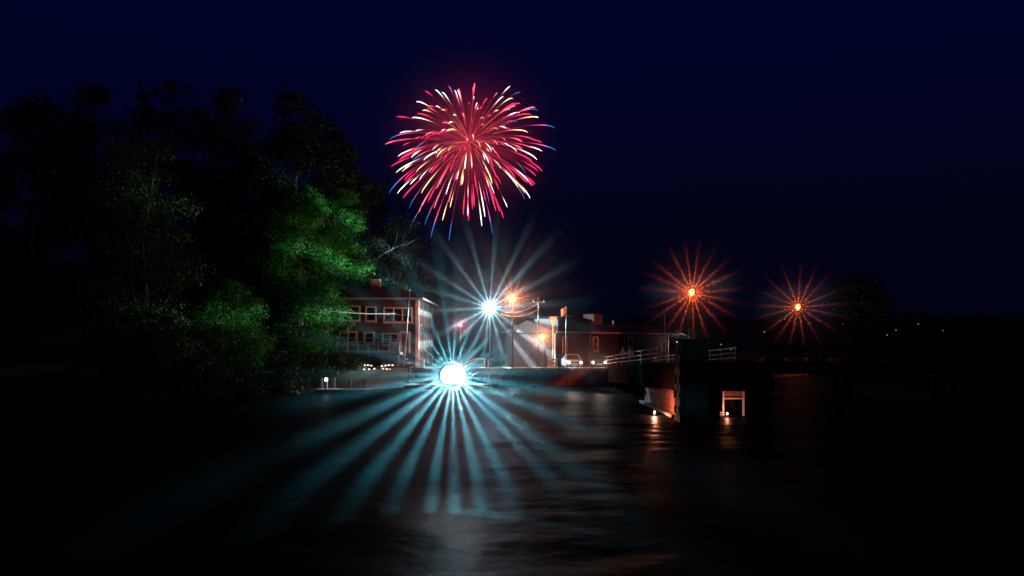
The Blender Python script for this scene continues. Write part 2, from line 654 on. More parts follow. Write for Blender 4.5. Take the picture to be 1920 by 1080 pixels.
def hwin(x0, x1, y0, y1, n=1, **k):
    return window(house, hx(x0), hz(y1), hx(x1) - hx(x0), hz(y0) - hz(y1), 0, n, **k)


hwin(637, 676, 573, 602, 2)
hwin(685, 706, 574, 603)
hwin(719, 774, 576, 605, 3)
hwin(636, 670, 621, 646, 2)
hwin(682, 703, 622, 646)
hwin(716, 748, 624, 648, 2)
# door with white casing
dr = MB()
for q in (751, 768):
    dr.box((hx(q), -.06, (hz(625) + hz(661)) / 2), (0.2, 0.14, hz(625) - hz(661)))
dr.box(((hx(751) + hx(768)) / 2, -.06, hz(625) + .1), (hx(768) - hx(751) + .2, 0.142, 0.2))
door = dr.build('door', TRIM, house)
MB().box((hx(759.5), -.03, (hz(625) + hz(661)) / 2), (hx(768) - hx(751) - .2, 0.06, hz(625) - hz(661))).build('door_leaf', mat('door_paint', (.12, .1, .1), .5), door)
# side wall windows (plane x = 0)
for y0, y1 in ((0.9, 2.5), (5.6, 7.6), (10.6, 13.4)):
    window(house, y0, hz(610), y1 - y0, hz(580) - hz(610), 0.0, 1, axis='y', trim=DIMTRIM)
    window(house, y0, hz(658), y1 - y0, hz(624) - hz(658), 0.0, 1, axis='y', trim=DIMTRIM)
for y0 in (4.2, 9.2, 15):
    MB().box((.05, y0, TOP / 2), (.12, .3, TOP - .14)).build('pilaster', WOOD, house)  # darker than the front trim, toning down the lamplight here
# raised deck and railing
dk0, dk1, dz = hx(640), hx(756), hz(660)
deck = MB().box(((dk0 + dk1) / 2, -1.3, dz - .12), (dk1 - dk0, 2.5, 0.22)).build('deck', WOOD, house)
for q in np.linspace(dk0 + .2, dk1 - .2, 5):
    MB().box((q, -2.4, dz / 2 - .3), (0.18, 0.18, dz + .1)).build('deck_post', WOOD, deck)
for q in np.linspace(dk0 + .1, dk1 - .1, 7):
    MB().box((q, -2.47, dz + .5), (0.12, 0.1, 1.05)).build('rail_post', TRIM, deck)
MB().box(((dk0 + dk1) / 2, -2.47, dz + 1.07), (dk1 - dk0, 0.18, 0.09)).build('hand_rail', TRIM, deck)
MB().box(((dk0 + dk1) / 2, -2.47, dz + .12), (dk1 - dk0 - .1, 0.07, 0.08)).build('bottom_rail', TRIM, deck)
for i, q in enumerate(np.linspace(dk0 + .25, dk1 - 1.25, 34)):
    MB().box((q, -2.45, dz + .59), (0.06, 0.04, 0.86)).build('baluster', WOOD, deck)
MB().box((dk1 - .6, -2.44, dz + .6), (1.0, 0.05, 0.84)).build('rail_panel', PALEWOOD, deck)
for k in range(4):
    MB().box((dk1 + .15 + .3 * k, -1.3, dz - .3 - .42 * k), (0.34, 1.3, 0.08)).build('step', PALEWOOD, deck)
MB().box((.5, -1.1, .5), (.55, .55, 1.0)).build('stair_pedestal', TRIM, house, bevel=.04)

# long one storey building on the right
BL, BR = Vector((4.8, 90, 0)), Vector((21.8, 112, 0))
bl = (BR - BL).length
brz = math.atan2(BR.y - BL.y, BR.x - BL.x)
store = thing('long_building', (BL.x, BL.y, QUAY), 'long one storey dark red building with three small white framed windows', 'building', brz)
EV = 3.95
MB().box((bl / 2, 3.5, EV / 2 - .2), (bl, 7, EV + .4)).build('wall', SIDING2, store)
e1 = 9.0
rf = MB()
rf.poly((-.4, -.5, EV - .05), (bl + .4, -.5, EV - .05), (bl + .4, 3.5, EV + 1.35), (-.4, 3.5, EV + 1.35))
rf.poly((bl + .4, 7.5, EV - .05), (-.4, 7.5, EV - .05), (-.4, 3.5, EV + 1.35), (bl + .4, 3.5, EV + 1.35))
rf.poly((-.4, -.5, EV - .05), (-.4, 3.5, EV + 1.35), (-.4, 7.5, EV - .05))
rf.poly((bl + .4, 7.5, EV - .05), (bl + .4, 3.5, EV + 1.35), (bl + .4, -.5, EV - .05))
rf.poly((bl + .4, -.5, EV - .05), (-.4, -.5, EV - .05), (-.4, 7.5, EV - .05), (bl + .4, 7.5, EV - .05))
sroof = rf.build('roof', mat('store_shingle', (.1, .075, .07), .85, var=.35, scale=5, bump=.5, bscale=12), store)
MB().box((bl / 2, -.55, EV - .02), (bl + .9, .09, .2)).build('eave_board', STRIM, store)
pr = MB()
pr.prism([(.3, EV + .1), (7.6, EV + .1), (7.6, EV + 1.5), (3.8, EV + 1.95), (.3, EV + 1.5)], -.25, 3.0)
pr.build('dormer', mat('dormer_boards', (.07, .05, .045), .8, scale=3), store)
MB().box((13.4, 3.3, EV + 1.75), (2.1, 1.6, 1.35)).build('roof_vent_housing', mat('vent_paint', (.34, .26, .24), .7, scale=2), sroof, bevel=.04)
MB().lathe((16.6, 2.2, EV + .8), [(.12, 0), (.12, .7), (.2, .72), (.2, .82)], 10).build('vent_pipe', METAL, sroof)
for s0, ww in ((1.5, 1.0), (8.0, 1.25), (16.4, 1.35)):
    window(store, s0, 1.65, ww, 1.85, 0, 1, fw=.24, trim=STRIM)
for s0 in (.0, 7.4, 15.6, bl):
    MB().box((s0, -.06, EV / 2 - .1), (.18, .14, EV - .1)).build('corner_board', TRIM, store)
# lean-to porch on the right end with two white lamps
MB().poly((bl - .3, -1.4, EV + .5), (bl + 6.6, -1.4, EV - .9), (bl + 6.6, 5, EV - .9), (bl - .3, 5, EV + .5)).poly((bl - .3, 5, EV + .35), (bl + 6.6, 5, EV - 1.05), (bl + 6.6, -1.4, EV - 1.05), (bl - .3, -1.4, EV + .35)).build('porch_roof', SHINGLE, store)
prb = MB()
prb.tube([(bl - .3, -1.45, EV + .43), (bl + 6.6, -1.45, EV - .97)], .1, 6)
prb.build('porch_fascia', TRIM, store)
for q in (.6, 3.4, 6.2):
    MB().box((bl + q, -1.2, 1.3), (.16, .16, 2.6)).build('porch_post', TRIM, store)
for q in (1.2, 2.3):
    b = MB().lathe((bl + q, -1.0, EV - 1.0), [(.3, 0), (.2, .28), (.05, .34)], 12).build('porch_lamp', DARKMETAL, store)
    MB().lathe((bl + q, -1.0, EV - 1.18), [(.05, -.08), (.16, -.02), (.2, .12), (.14, .17)], 12).build('lamp_globe', glow_mat('porch_glow', (.9, .95, 1.0), 6.0, .5), b)
pl = bpy.data.lights.new('porch_lamp_light', 'POINT')
pl.energy = 60
pl.color = (.95, .95, 1)
pl.shadow_soft_size = .1
plo = bpy.data.objects.new('porch_lamp_light', pl)
COL.objects.link(plo)
plo.parent = store
plo.location = (bl + 1.75, -1.0, EV - 1.5)


# ------------------------------------------------------------------ lamps
def point(parent, loc, power, col, size=0.05):
    li = bpy.data.lights.new('lamp_light', 'POINT')
    li.energy = power
    li.color = col
    li.shadow_soft_size = size
    o = bpy.data.objects.new('lamp_light', li)
    COL.objects.link(o)
    o.parent = parent
    o.location = loc
    return o


def ray_drum_mat(through):
    nm = 'shade_%d' % int(through * 100)  # part-clear skin of the added drums, passing some light
    if nm not in MATS:
        m = bpy.data.materials.new(nm)
        m.use_nodes = True
        n = m.node_tree.nodes
        t = n.new('ShaderNodeBsdfTransparent')
        mx = n.new('ShaderNodeMixShader')
        mx.inputs[0].default_value = through
        n['Principled BSDF'].inputs['Base Color'].default_value = (.03, .03, .035, 1)
        m.node_tree.links.new(n['Principled BSDF'].outputs[0], mx.inputs[1])
        m.node_tree.links.new(t.outputs[0], mx.inputs[2])
        m.node_tree.links.new(mx.outputs[0], n['Material Output'].inputs[0])
        MATS[nm] = m
    return MATS[nm]


def added_ray_drum(parent, loc, n, duty, rad, half, phase=0.0, rz=0.0, seed=0, plate=True, upper=1.0, through=0.2):
    """added drum round the lamp, its n slots shaped to cast starburst rays"""
    rr = random.Random(seed)
    m = MB()
    step = 2 * math.pi / n
    cuts = [phase + i * step + rr.uniform(-.16, .16) * step for i in range(n)]
    for i in range(n):
        w0 = upper if math.sin(cuts[i]) > -.12 else 1.0
        w1 = upper if math.sin(cuts[(i + 1) % n]) > -.12 else 1.0
        a0 = cuts[i] + step * duty * w0 * rr.uniform(.36, .64)
        a1 = cuts[(i + 1) % n] + (2 * math.pi if i == n - 1 else 0) - step * duty * w1 * rr.uniform(.36, .64)
        seg = max(2, int((a1 - a0) / .15))
        for s in range(seg):
            b0, b1 = a0 + (a1 - a0) * s / seg, a0 + (a1 - a0) * (s + 1) / seg
            ring = []
            for r in (rad, rad + .02):
                for an in (b0, b1):
                    ring.append((r * math.cos(an), r * math.sin(an)))
            k = len(m.v)
            for y in (-half, half):
                for x, z in ring:
                    m.v.append((x, y, z))
            for q in ((0, 1, 5, 4), (2, 6, 7, 3), (0, 2, 3, 1), (4, 5, 7, 6)):
                m.f.append(tuple(k + t for t in q))
    if plate:
        m.lathe((0, 0, 0), [(rad + .03, half + .01), (rad + .03, half + .05)], 24, 'y')
    o = m.build('added_ray_drum', ray_drum_mat(through), parent)
    o.location = loc
    o.rotation_euler = (0, 0, rz)
    return o


def lens(parent, loc, rad, half, tint):
    """added dark filter across the open end of the drum, dimming light on the water"""
    nm = 'lens_%d' % int(tint[0] * 1000 + tint[2] * 10)
    if nm not in MATS:
        m = bpy.data.materials.new(nm)
        m.use_nodes = True
        n = m.node_tree.nodes
        n.clear()
        t = n.new('ShaderNodeBsdfTransparent')
        t.inputs[0].default_value = tuple(tint) + (1,)
        g_ = n.new('ShaderNodeBsdfGlossy')
        g_.inputs[1].default_value = .1
        mx = n.new('ShaderNodeMixShader')
        mx.inputs[0].default_value = .04
        out = n.new('ShaderNodeOutputMaterial')
        m.node_tree.links.new(t.outputs[0], mx.inputs[1])
        m.node_tree.links.new(g_.outputs[0], mx.inputs[2])
        m.node_tree.links.new(mx.outputs[0], out.inputs[0])
        MATS[nm] = m
    o = MB()
    o.poly(*[(rad * math.cos(2 * math.pi * k / 20), 0, rad * math.sin(2 * math.pi * k / 20)) for k in range(20)])
    o = o.build('lens', MATS[nm], parent)  # filter disc added to cut the lamp reflections
    o.location = (loc[0], loc[1] - half, loc[2])
    return o


POLE = mat('pole_paint', (.018, .018, .02), .8, spec=.1)


def street_lamp(name, px, py, d, label, power, col, glow, n, duty, base, arm=0.0, rad=.3, half=.55, seed=1, size=.008, bulb=.15, group=None, through=.2, plate=True):
    p = at(px, py, d)
    t = thing(name, (p.x + arm, p.y + .9, base), label, 'lamp', group=group)
    h = p.z - base
    MB().lathe((0, 0, 0), [(.2, 0), (.2, .3), (.1, .4), (.09, h * .5), (.06, h + .3)], 10).build('pole', POLE, t, smooth=True)
    MB().tube([(0, 0, h + .2), (-arm * .5, -.4, h + .42), (-arm, -half - .0 + .1, h + .3 + rad * .3), ], [.05, .045, .04], 7).build('arm', POLE, t)
    rz = math.atan2(p.x, p.y)
    added_ray_drum(t, (-arm, -.9, h), n, duty, rad, half, .1, -rz, seed, plate, 1.0, through)
    lens(t, (-arm, -.9, h), rad, half, (.05, .06, .07))
    MB().lathe((-arm, -.9, h), [(bulb * .2, -bulb), (bulb * .75, -bulb * .65), (bulb, 0), (bulb * .75, bulb * .65), (bulb * .2, bulb)], 16).build('bulb', glow_mat('glow_' + glow[0], glow[1], glow[2], 1), t, smooth=True)
    point(t, (-arm, -.9, h), power, col, size)
    return t


WHITE = (0.50, 0.86, 1.0)
DEEP = (1.0, 0.10, 0.012)
SODIUM = (1.0, 0.24, 0.06)
street_lamp('street_lamp', 918, 577, 85.4, 'brilliant white lamp on a tall pole at the quay', 32000, WHITE, ('white', (.9, .98, 1), 200), 18, .24, QUAY, .0, .38, .75, 1, bulb=.27, through=.42)
street_lamp('street_lamp', 961, 560, 81.6, 'orange lamp right beside the brilliant white lamp', 6500, SODIUM, ('orange', (1, .24, .025), 66), 16, .55, QUAY, .0, .3, .35, 2, bulb=.27, through=.5)
street_lamp('street_lamp', 1298, 549, 70, 'orange lamp above the stone pillar of the wharf', 7000, DEEP, ('orange', (1, .24, .025), 66), 19, .17, 3.0, .0, .26, .5, 3, bulb=.2, plate=False)
street_lamp('street_lamp', 1497, 576, 133, 'orange lamp farthest right before the dome shaped tree', 2200, DEEP, ('orange', (1, .24, .025), 66), 17, .16, 1.6, .0, .42, .8, 4, bulb=.34, through=.1)
street_lamp('street_lamp', 1017, 632, 83, 'small low orange lamp near the parked cars', 1700, SODIUM, ('orange', (1, .24, .025), 66), 8, .9, QUAY, .3, .2, .2, 5, bulb=.22)

# floodlight brought forward on an added stake to lengthen its rays below
fl = at(848, 703, 27)
flood = thing('floodlight', (fl.x, fl.y + .5, 0), 'dazzling white floodlight on an added thin stake over the water', 'floodlight')
hh = fl.z
MB().tube([(0, 0, -1.5), (0, 0, hh - .1)], [.02, .018], 8).build('stake', POLE, flood)  # stake added to hold the lamp out over the water
MB().tube([(0, 0, hh - .12), (0, -.1, hh - .3), (0, -.3, hh - .47)], .025, 6).build('bracket', POLE, flood)
added_ray_drum(flood, (0, -.3, hh), 27, .27, .42, .75, .08, -math.atan2(fl.x, fl.y), 8, upper=.36, through=.05)
lens(flood, (0, -.3, hh), .42, .75, (.014, .024, .026))
for s in (-1, 1):
    MB().lathe((s * .09, -.3, hh), [(.08, -.2), (.24, -.14), (.31, 0), (.24, .14), (.08, .2)], 16, 'y').build('bulb', glow_mat('glow_flood', (1, .9, .88), 350, 1), flood, smooth=True)
point(flood, (0, -.3, hh), 7200, (.085, .54, .67), .028)

# red beacon on a mast
rbp = at(863, 610, 84)
beacon = thing('beacon', (rbp.x, rbp.y, QUAY), 'small red beacon on a thin mast left of the white lamp', 'beacon')
hb = rbp.z - QUAY
MB().lathe((0, 0, 0), [(.12, 0), (.12, .2), (.045, .3), (.035, hb - .15)], 8).build('mast', METAL, beacon)
MB().lathe((0, 0, hb), [(.12, -.16), (.12, -.13), (.05, -.13)], 10).build('collar', DARKMETAL, beacon)
MB().lathe((0, 0, hb), [(.14, -.13), (.21, 0), (.15, .16), (.02, .23)], 12).build('lens', glow_mat('glow_red', (1, .05, .14), 7, 1), beacon, smooth=True)
point(beacon, (0, 0, hb), 500, (1, .02, .08), .04)

# ------------------------------------------------------------------ firework
FW = at(880, 266, 160)
fire = thing('firework_burst', FW, 'red and white firework bursting high above the lamps', 'firework')
FM = {}


def spark_mat():
    m = bpy.data.materials.new('spark')
    m.use_nodes = True
    n = m.node_tree.nodes
    n.clear()
    a = n.new('ShaderNodeVertexColor')
    a.layer_name = 'fire'
    e = n.new('ShaderNodeEmission')
    out = n.new('ShaderNodeOutputMaterial')
    e.inputs[1].default_value = 1.0
    m.node_tree.links.new(a.outputs[0], e.inputs[0])
    m.node_tree.links.new(e.outputs[0], out.inputs[0])
    m.cycles.emission_sampling = 'NONE'
    return m


SPARK = spark_mat()
rf_ = random.Random(21)
RW = 16.0
NSP = 205
PAL = {
    'red': ((.4, .012, .03), (2.2, .05, .26)),
    'pink': ((.5, .07, .07), (2.8, .35, .55)),
    'white': ((.5, .05, .07), (2.8, 2.5, 2.3)),
    'gold': ((.6, .12, .07), (2.6, 1.7, .7)),
    'blue': ((.5, .03, .12), (2.2, .12, .45)),
}
for i in range(NSP):
    # even spread of directions over the sphere
    zz = 1 - 2 * (i + .5) / NSP
    th = i * 2.399963 + rf_.uniform(-.3, .3)
    zz = max(-1, min(1, zz + rf_.uniform(-.06, .06)))
    q = math.sqrt(1 - zz * zz)
    dirv = Vector((q * math.cos(th), zz, q * math.sin(th)))
    kind = rf_.choices(['red', 'pink', 'white', 'gold', 'blue'], [44, 12, 24, 10, 12])[0]
    Rk = RW * rf_.uniform(.78, 1.0)
    if rf_.random() < .22:
        Rk *= rf_.uniform(.45, .75)
    if kind == 'blue':
        Rk = RW * rf_.uniform(1.02, 1.16)
    droop = rf_.uniform(2.0, 3.6)
    dim0, hot = PAL[kind]
    t0 = rf_.uniform(.02, .42)
    headlen = rf_.uniform(.2, .5)
    segs = 10
    pts, rad, cols = [], [], []
    for s in range(segs + 1):
        u = t0 + (1 - t0) * s / segs
        e = 1 - max(0.0, 1 - u) ** 1.3
        p = dirv * Rk * e
        p.x *= 1.1
        p.z *= .93
        p.z -= droop * u * u * (1.0 if kind != 'blue' else 1.5)
        pts.append(p)
        k = min(1, max(0, (u - (1 - headlen)) / (headlen * .5)))
        tip = min(1, max(0.0, 1 - u) / .12)
        rad.append((.032 + .068 * k) * (.3 + .7 * tip) * (1.0 if kind != 'blue' else .8))
        c = [dim0[j] * (.45 + .9 * (1 - u)) * (1 - k) + hot[j] * k for j in range(3)]
        if kind == 'blue':
            b = min(1, max(0, (u - .76) / .08))
            c = [c[j] * (1 - b) + (.12, .42, 1.3)[j] * b for j in range(3)]
            if u > .8:
                rad[-1] *= .6
        if u < .4 and kind in ('gold', 'white'):
            c = [c[0] * 1.5, c[1] * 2.2, c[2] * 1.6]
        cols.append(c)
    m = MB()
    m.tube(pts, rad, 4)
    o = m.build('spark', SPARK, fire, smooth=True)
    ca = o.data.color_attributes.new('fire', 'FLOAT_COLOR', 'POINT')
    buf = []
    for c in cols:
        buf += (list(c) + [1]) * 4
    ca.data.foreach_set('color', buf)
for k, (dx, dz, dy, en) in enumerate([(0, 0, 0, 26000), (5, 3, -4, 9000), (-6, 2, -3, 9000), (1, 7, 2, 8000), (-2, -6, -2, 8000), (7, -3, 3, 7000), (-6, -4, 3, 7000)]):
    point(fire, (dx, dy, dz), en * .1, (1, .02, .06), 2.2)

# ------------------------------------------------------------------ wharf on the right
wharf = thing('wharf', (9.6, 46, 0), 'dark timber wharf running back to the quay beside the stone pillar', 'wharf')
WL, WW = 38.0, 5.4


def wz(y):
    return 3.35 - 1.55 * y / WL


deck_m = MB()
o1 = [(0, 0), (WW, 0), (WW, WL), (0, WL)]
k = 0
deck_m.v += [(x, y, wz(y)) for x, y in o1] + [(x, y, wz(y) - .25) for x, y in o1]
deck_m.f += [(0, 1, 2, 3), (7, 6, 5, 4), (0, 4, 5, 1), (1, 5, 6, 2), (2, 6, 7, 3), (3, 7, 4, 0)]
deck_m.build('deck', DARKWOOD, wharf)
for side in (0.02, WW - .02):
    for r_ in range(4):
        m = MB()
        for y in (0, WL):
            z = wz(y) - .27 - r_ * (.36 if y == 0 else .3)
            m.v += [(side - .06, y, z), (side + .06, y, z), (side + .06, y, z - .34 * (1 if y == 0 else .84)), (side - .06, y, z - .34 * (1 if y == 0 else .84))]
        m.f += [(0, 1, 2, 3), (7, 6, 5, 4), (0, 4, 5, 1), (1, 5, 6, 2), (2, 6, 7, 3), (3, 7, 4, 0)]
        m.build('side_plank', DARKWOOD, wharf)
for r_ in range(4):
    MB().box((WW / 2, -.07, wz(0) - .44 - .365 * r_), (WW, .12, .34)).build('end_plank', DARKWOOD, wharf)
for x0, x1 in ((.9, 2.35), (4.45, WW - .05)):
    nb = int((x1 - x0) / .24)
    for i in range(nb):
        MB().box((x0 + (i + .5) * (x1 - x0) / nb, -.03, .65), ((x1 - x0) / nb - .015, .06, 2.0)).build('skirt_board', DARKWOOD, wharf)
for y in (0.4, 6, 12, 18, 24, 30):
    for x in (.35, WW - .35):
        MB().lathe((x, y, 0), [(.2, -1.4), (.19, 0), (.17, wz(y) - .26)], 9).build('pile', DARKWOOD, wharf, smooth=True)
for y in np.arange(7.2, WL + .1, 3.42):
    MB().box((.1, y, wz(y) + .5), (.12, .12, 1.1)).build('rail_post', WOOD, wharf)
    MB().box((WW - .1, y, wz(y) + .5), (.12, .12, 1.1)).build('rail_post', WOOD, wharf)
for x in (.1, WW - .1):
    for hgt in (.35, .68, 1.02):
        MB().tube([(x, 7.0, wz(7) + hgt), (x, WL, wz(WL) + hgt)], .045, 5).build('hand_rail', WOOD, wharf)

fb = thing('footbridge', (15.05, 46.3, 0), 'dark footbridge on piles running right from the wharf', 'bridge')
FL = 40.0
MB().box((FL / 2, 1.2, 3.2), (FL, 2.4, .2)).build('deck', DARKWOOD, fb)
for y in (.05, 2.35):
    MB().box((FL / 2, y, 2.85), (FL, .16, .48)).build('girder', DARKWOOD, fb)
    for x in np.arange(.4, FL, 2.6):
        MB().box((x, y, 3.8), (.1, .1, 1.05)).build('rail_post', DARKWOOD, fb)
    for z in (3.65, 3.98, 4.32):
        MB().box((FL / 2, y - .08, z), (FL, .05, .08)).build('hand_rail', DARKWOOD, fb)
for x in np.arange(4.5, FL, 6.0):
    for y in (.25, 2.15):
        MB().lathe((x, y, 0), [(.2, -1.4), (.18, 0), (.16, 2.6)], 9).build('pile', DARKWOOD, fb, smooth=True)
    MB().box((x, 1.2, 2.5), (.3, 2.3, .22)).build('cap_beam', DARKWOOD, fb)

# brick wall and door frame standing under the wharf, lit from low lamps
bw = thing('brick_wall', (9.8, 53.2, 0), 'reddish lit brick wall seen through the gap beneath the wharf', 'wall', R(-90))
MB().box((.0, .2, .6), (12.0, .3, 2.1)).build('backing', mat('mortar', (.22, .15, .12), .9), bw)
bm_ = []
for kk in range(3):
    mm = MB()
    mm.box((0, 0, 0), (.78, .1, .165))
    me = mm.mesh('brick')
    me.materials.append(mat('brick_%d' % kk, ((.24, .09, .05), (.19, .07, .045), (.28, .12, .07))[kk], .85, var=.3, scale=5))
    bm_.append(me)
for row in range(9):
    for i in range(14):
        o = bpy.data.objects.new('brick', random.choice(bm_))
        COL.objects.link(o)
        o.parent = bw
        o.location = (-5.5 + i * .8 + (row % 2) * .4, .03 + random.uniform(-.012, .012), -.05 + row * .185)
footing = MB().box((.0, -.2, -.1), (12.0, .4, .5)).build('footing', CONCRETE, bw)
for nm, loc, lab in (('bulkhead_lamp', (8.6, 48.3, .16), 'tiny white lamp low beneath the left gap of the wharf'),
                     ('bulkhead_lamp', (12.75, 47.4, .14), 'tiny white lamp at the foot of the white frame')):
    t = thing(nm, loc, lab, 'lamp', group='tiny lamps under the wharf')
    MB().box((0, .1, -.12), (.16, .18, .34)).build('bracket', DARKMETAL, t)
    MB().lathe((0, 0, .08), [(.02, -.06), (.04, -.03), (.04, .03), (.02, .06)], 10).build('bulb', glow_mat('glow_tiny', (1, .9, .8), 6, 1), t)
    point(t, (0, 0, .1), 420 if 'left' in lab else 80, (1, .30, .16), .05)
frm = thing('door_frame', (12.75, 48.3, 0), 'white painted frame standing in the right gap beneath the wharf', 'frame')
for x in (0, 1.22):
    MB().box((x, 0, .65), (.1, .12, 1.9)).build('jamb', TRIM, frm)
MB().box((.61, 0, 1.05), (1.12, .11, .09)).build('rail', TRIM, frm)
MB().box((.61, .05, 1.4), (1.12, .03, .56)).build('panel', mat('frame_panel', (.25, .14, .12), .8), frm)
MB().box((-.5, .2, .0), (.95, .5, .5)).build('plinth', CONCRETE, frm)

# pillar of stones
dimmed_meshes = []
DIMSTONE = mat('dimmed_stone', (.035, .03, .028), .9, var=.4, scale=2, bump=.6, bscale=9, spec=.1)  # stone darkened in colour to hold back the lamplight
for me in stone_meshes:
    me = me.copy()
    me.materials[0] = DIMSTONE
    dimmed_meshes.append(me)
pil = thing('stone_pillar', (10.05, 44.9, 0), 'tall square dark stone pillar at the corner of the wharf', 'pillar')
MB().box((0, 0, 1.5), (1.3, 1.3, 6.0)).build('core', DIMSTONE, pil)
for row in range(11):
    z = -.2 + row * .42
    for i in range(2):
        for sx, sy, rz in ((0, -1, 0), (0, 1, 0), (-1, 0, 1), (1, 0, 1)):
            o = bpy.data.objects.new('stone', random.choice(dimmed_meshes))
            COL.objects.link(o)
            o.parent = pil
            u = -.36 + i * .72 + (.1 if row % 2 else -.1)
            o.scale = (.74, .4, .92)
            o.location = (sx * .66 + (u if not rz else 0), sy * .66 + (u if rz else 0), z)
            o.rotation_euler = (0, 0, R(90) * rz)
MB().box((0, 0, 4.55), (1.75, 1.75, .16)).build('cap_stone', DIMSTONE, pil, bevel=.03)


# ------------------------------------------------------------------ floating docks
def dock(loc, lx, ly, label, planks, piles, rz=0, matl=WOOD):
    t = thing('floating_dock', loc, label, 'dock', rz)
    MB().box((0, 0, .12), (lx, ly, .36)).build('float', DARKWOOD, t)
    for i in range(planks):
        MB().box((-lx / 2 + (i + .5) * lx / planks, 0, .34), (lx / planks - .02, ly + .1, .06)).build('plank', matl, t)
    for x, y, h in piles:
        MB().lathe((x, y, 0), [(.13, -1.4), (.13, h - .05), (.09, h)], 9).build('pile', WOOD, t, smooth=True)
    return t


dock((-6.2, 77, 0), 8.0, 2.6, 'long floating dock below the quay at the foot of the gangway', 30, [(-3.9, 1.5, 1.9), (3.9, 1.5, 1.9)])
dk = dock((-14.6, 69.6, 0), 4.6, 1.6, 'small pale floating dock in front of the left bank', 18, [(-1.1, .98, 1.25), (.3, .98, 1.2), (1.6, .98, 1.2), (-2.2, .98, 1.3)], 0, PALEWOOD)
ped = thing('dock_pedestal', (-16.1, 69.3, .37), 'white service pedestal with a bright cap on the small dock', 'pedestal')
MB().box((0, 0, .35), (.24, .2, .7)).build('post', TRIM, ped, bevel=.02)
MB().lathe((0, 0, .72), [(.1, -.02), (.16, .05), (.15, .2), (.05, .28)], 10).build('lamp_cap', glow_mat('glow_ped', (.85, .95, 1), 1.6, 1), ped)
point(ped, (0, 0, .83), 14, (.8, .95, 1), .05)

# gangway with a curved hand rail from quay to the dock
gw = thing('gangway', (-3.6, 78.6, 0), 'gangway with curved hand rails from the quay down to the dock', 'gangway')
MB().tube([(-1.8, 0, .5), (1.2, 1.9, 1.85)], .05, 4).build('stringer', METAL, gw)
MB().tube([(-2.2, .9, .5), (.8, 2.8, 1.85)], .05, 4).build('stringer', METAL, gw)
for i in range(9):
    u = (i + .5) / 9
    MB().box((-2.0 + 3.0 * u, .45 + 1.9 * u, .56 + 1.35 * u), (.42, .95, .05), R(32)).build('tread', WOOD, gw)
MB().tube([(-1.8, 0, .5), (-1.7, .05, 1.5), (-.4, .9, 2.45), (.2, 1.3, 2.75), (.9, 1.75, 2.78), (1.2, 1.9, 2.6), (1.2, 1.9, 1.85)], .04, 6).build('hand_rail', TRIM, gw)
MB().tube([(-2.2, .9, .5), (-2.1, .95, 1.5), (-.8, 1.8, 2.45), (-.2, 2.2, 2.75), (.5, 2.65, 2.78), (.8, 2.8, 2.6), (.8, 2.8, 1.85)], .04, 6).build('hand_rail', TRIM, gw)

# rows of glowing dots standing in for bright dashes below the house
for row, (y0, xs0) in enumerate(((684, [666, 672, 678, 684, 690, 696, 716, 723, 729, 736]), (690.5, [677, 683, 692, 702, 718, 725, 731]))):
    t = thing('glow_dots', at(xs0[0], y0, 79.2 - row * .5), ('upper' if row == 0 else 'lower') + ' row of small warm glowing dots below the house deck', 'string lights')
    b0 = t.location.copy()
    pts = [at(x, y0 + .8 * math.sin(i * 1.3), 79.2 - row * .5) - b0 for i, x in enumerate(xs0)]
    MB().tube(pts, .012, 4).build('cable', RUBBER, t)
    for e in (0, -1):
        p = pts[e]
        gz = ground_z(b0.x + p.x, b0.y + p.y) - b0.z
        MB().tube([(p.x, p.y, min(gz, -.4) - .2), (p.x, p.y, p.z + .06)], .03, 6).build('stake', WOOD, t)
    for i, p in enumerate(pts):
        MB().lathe((p.x, p.y, p.z - .07), [(.03, -.06), (.1, -.03), (.1, .03), (.03, .06)], 8).build('bulb', glow_mat('glow_dot', (1, .72, .58), 2.6), t)


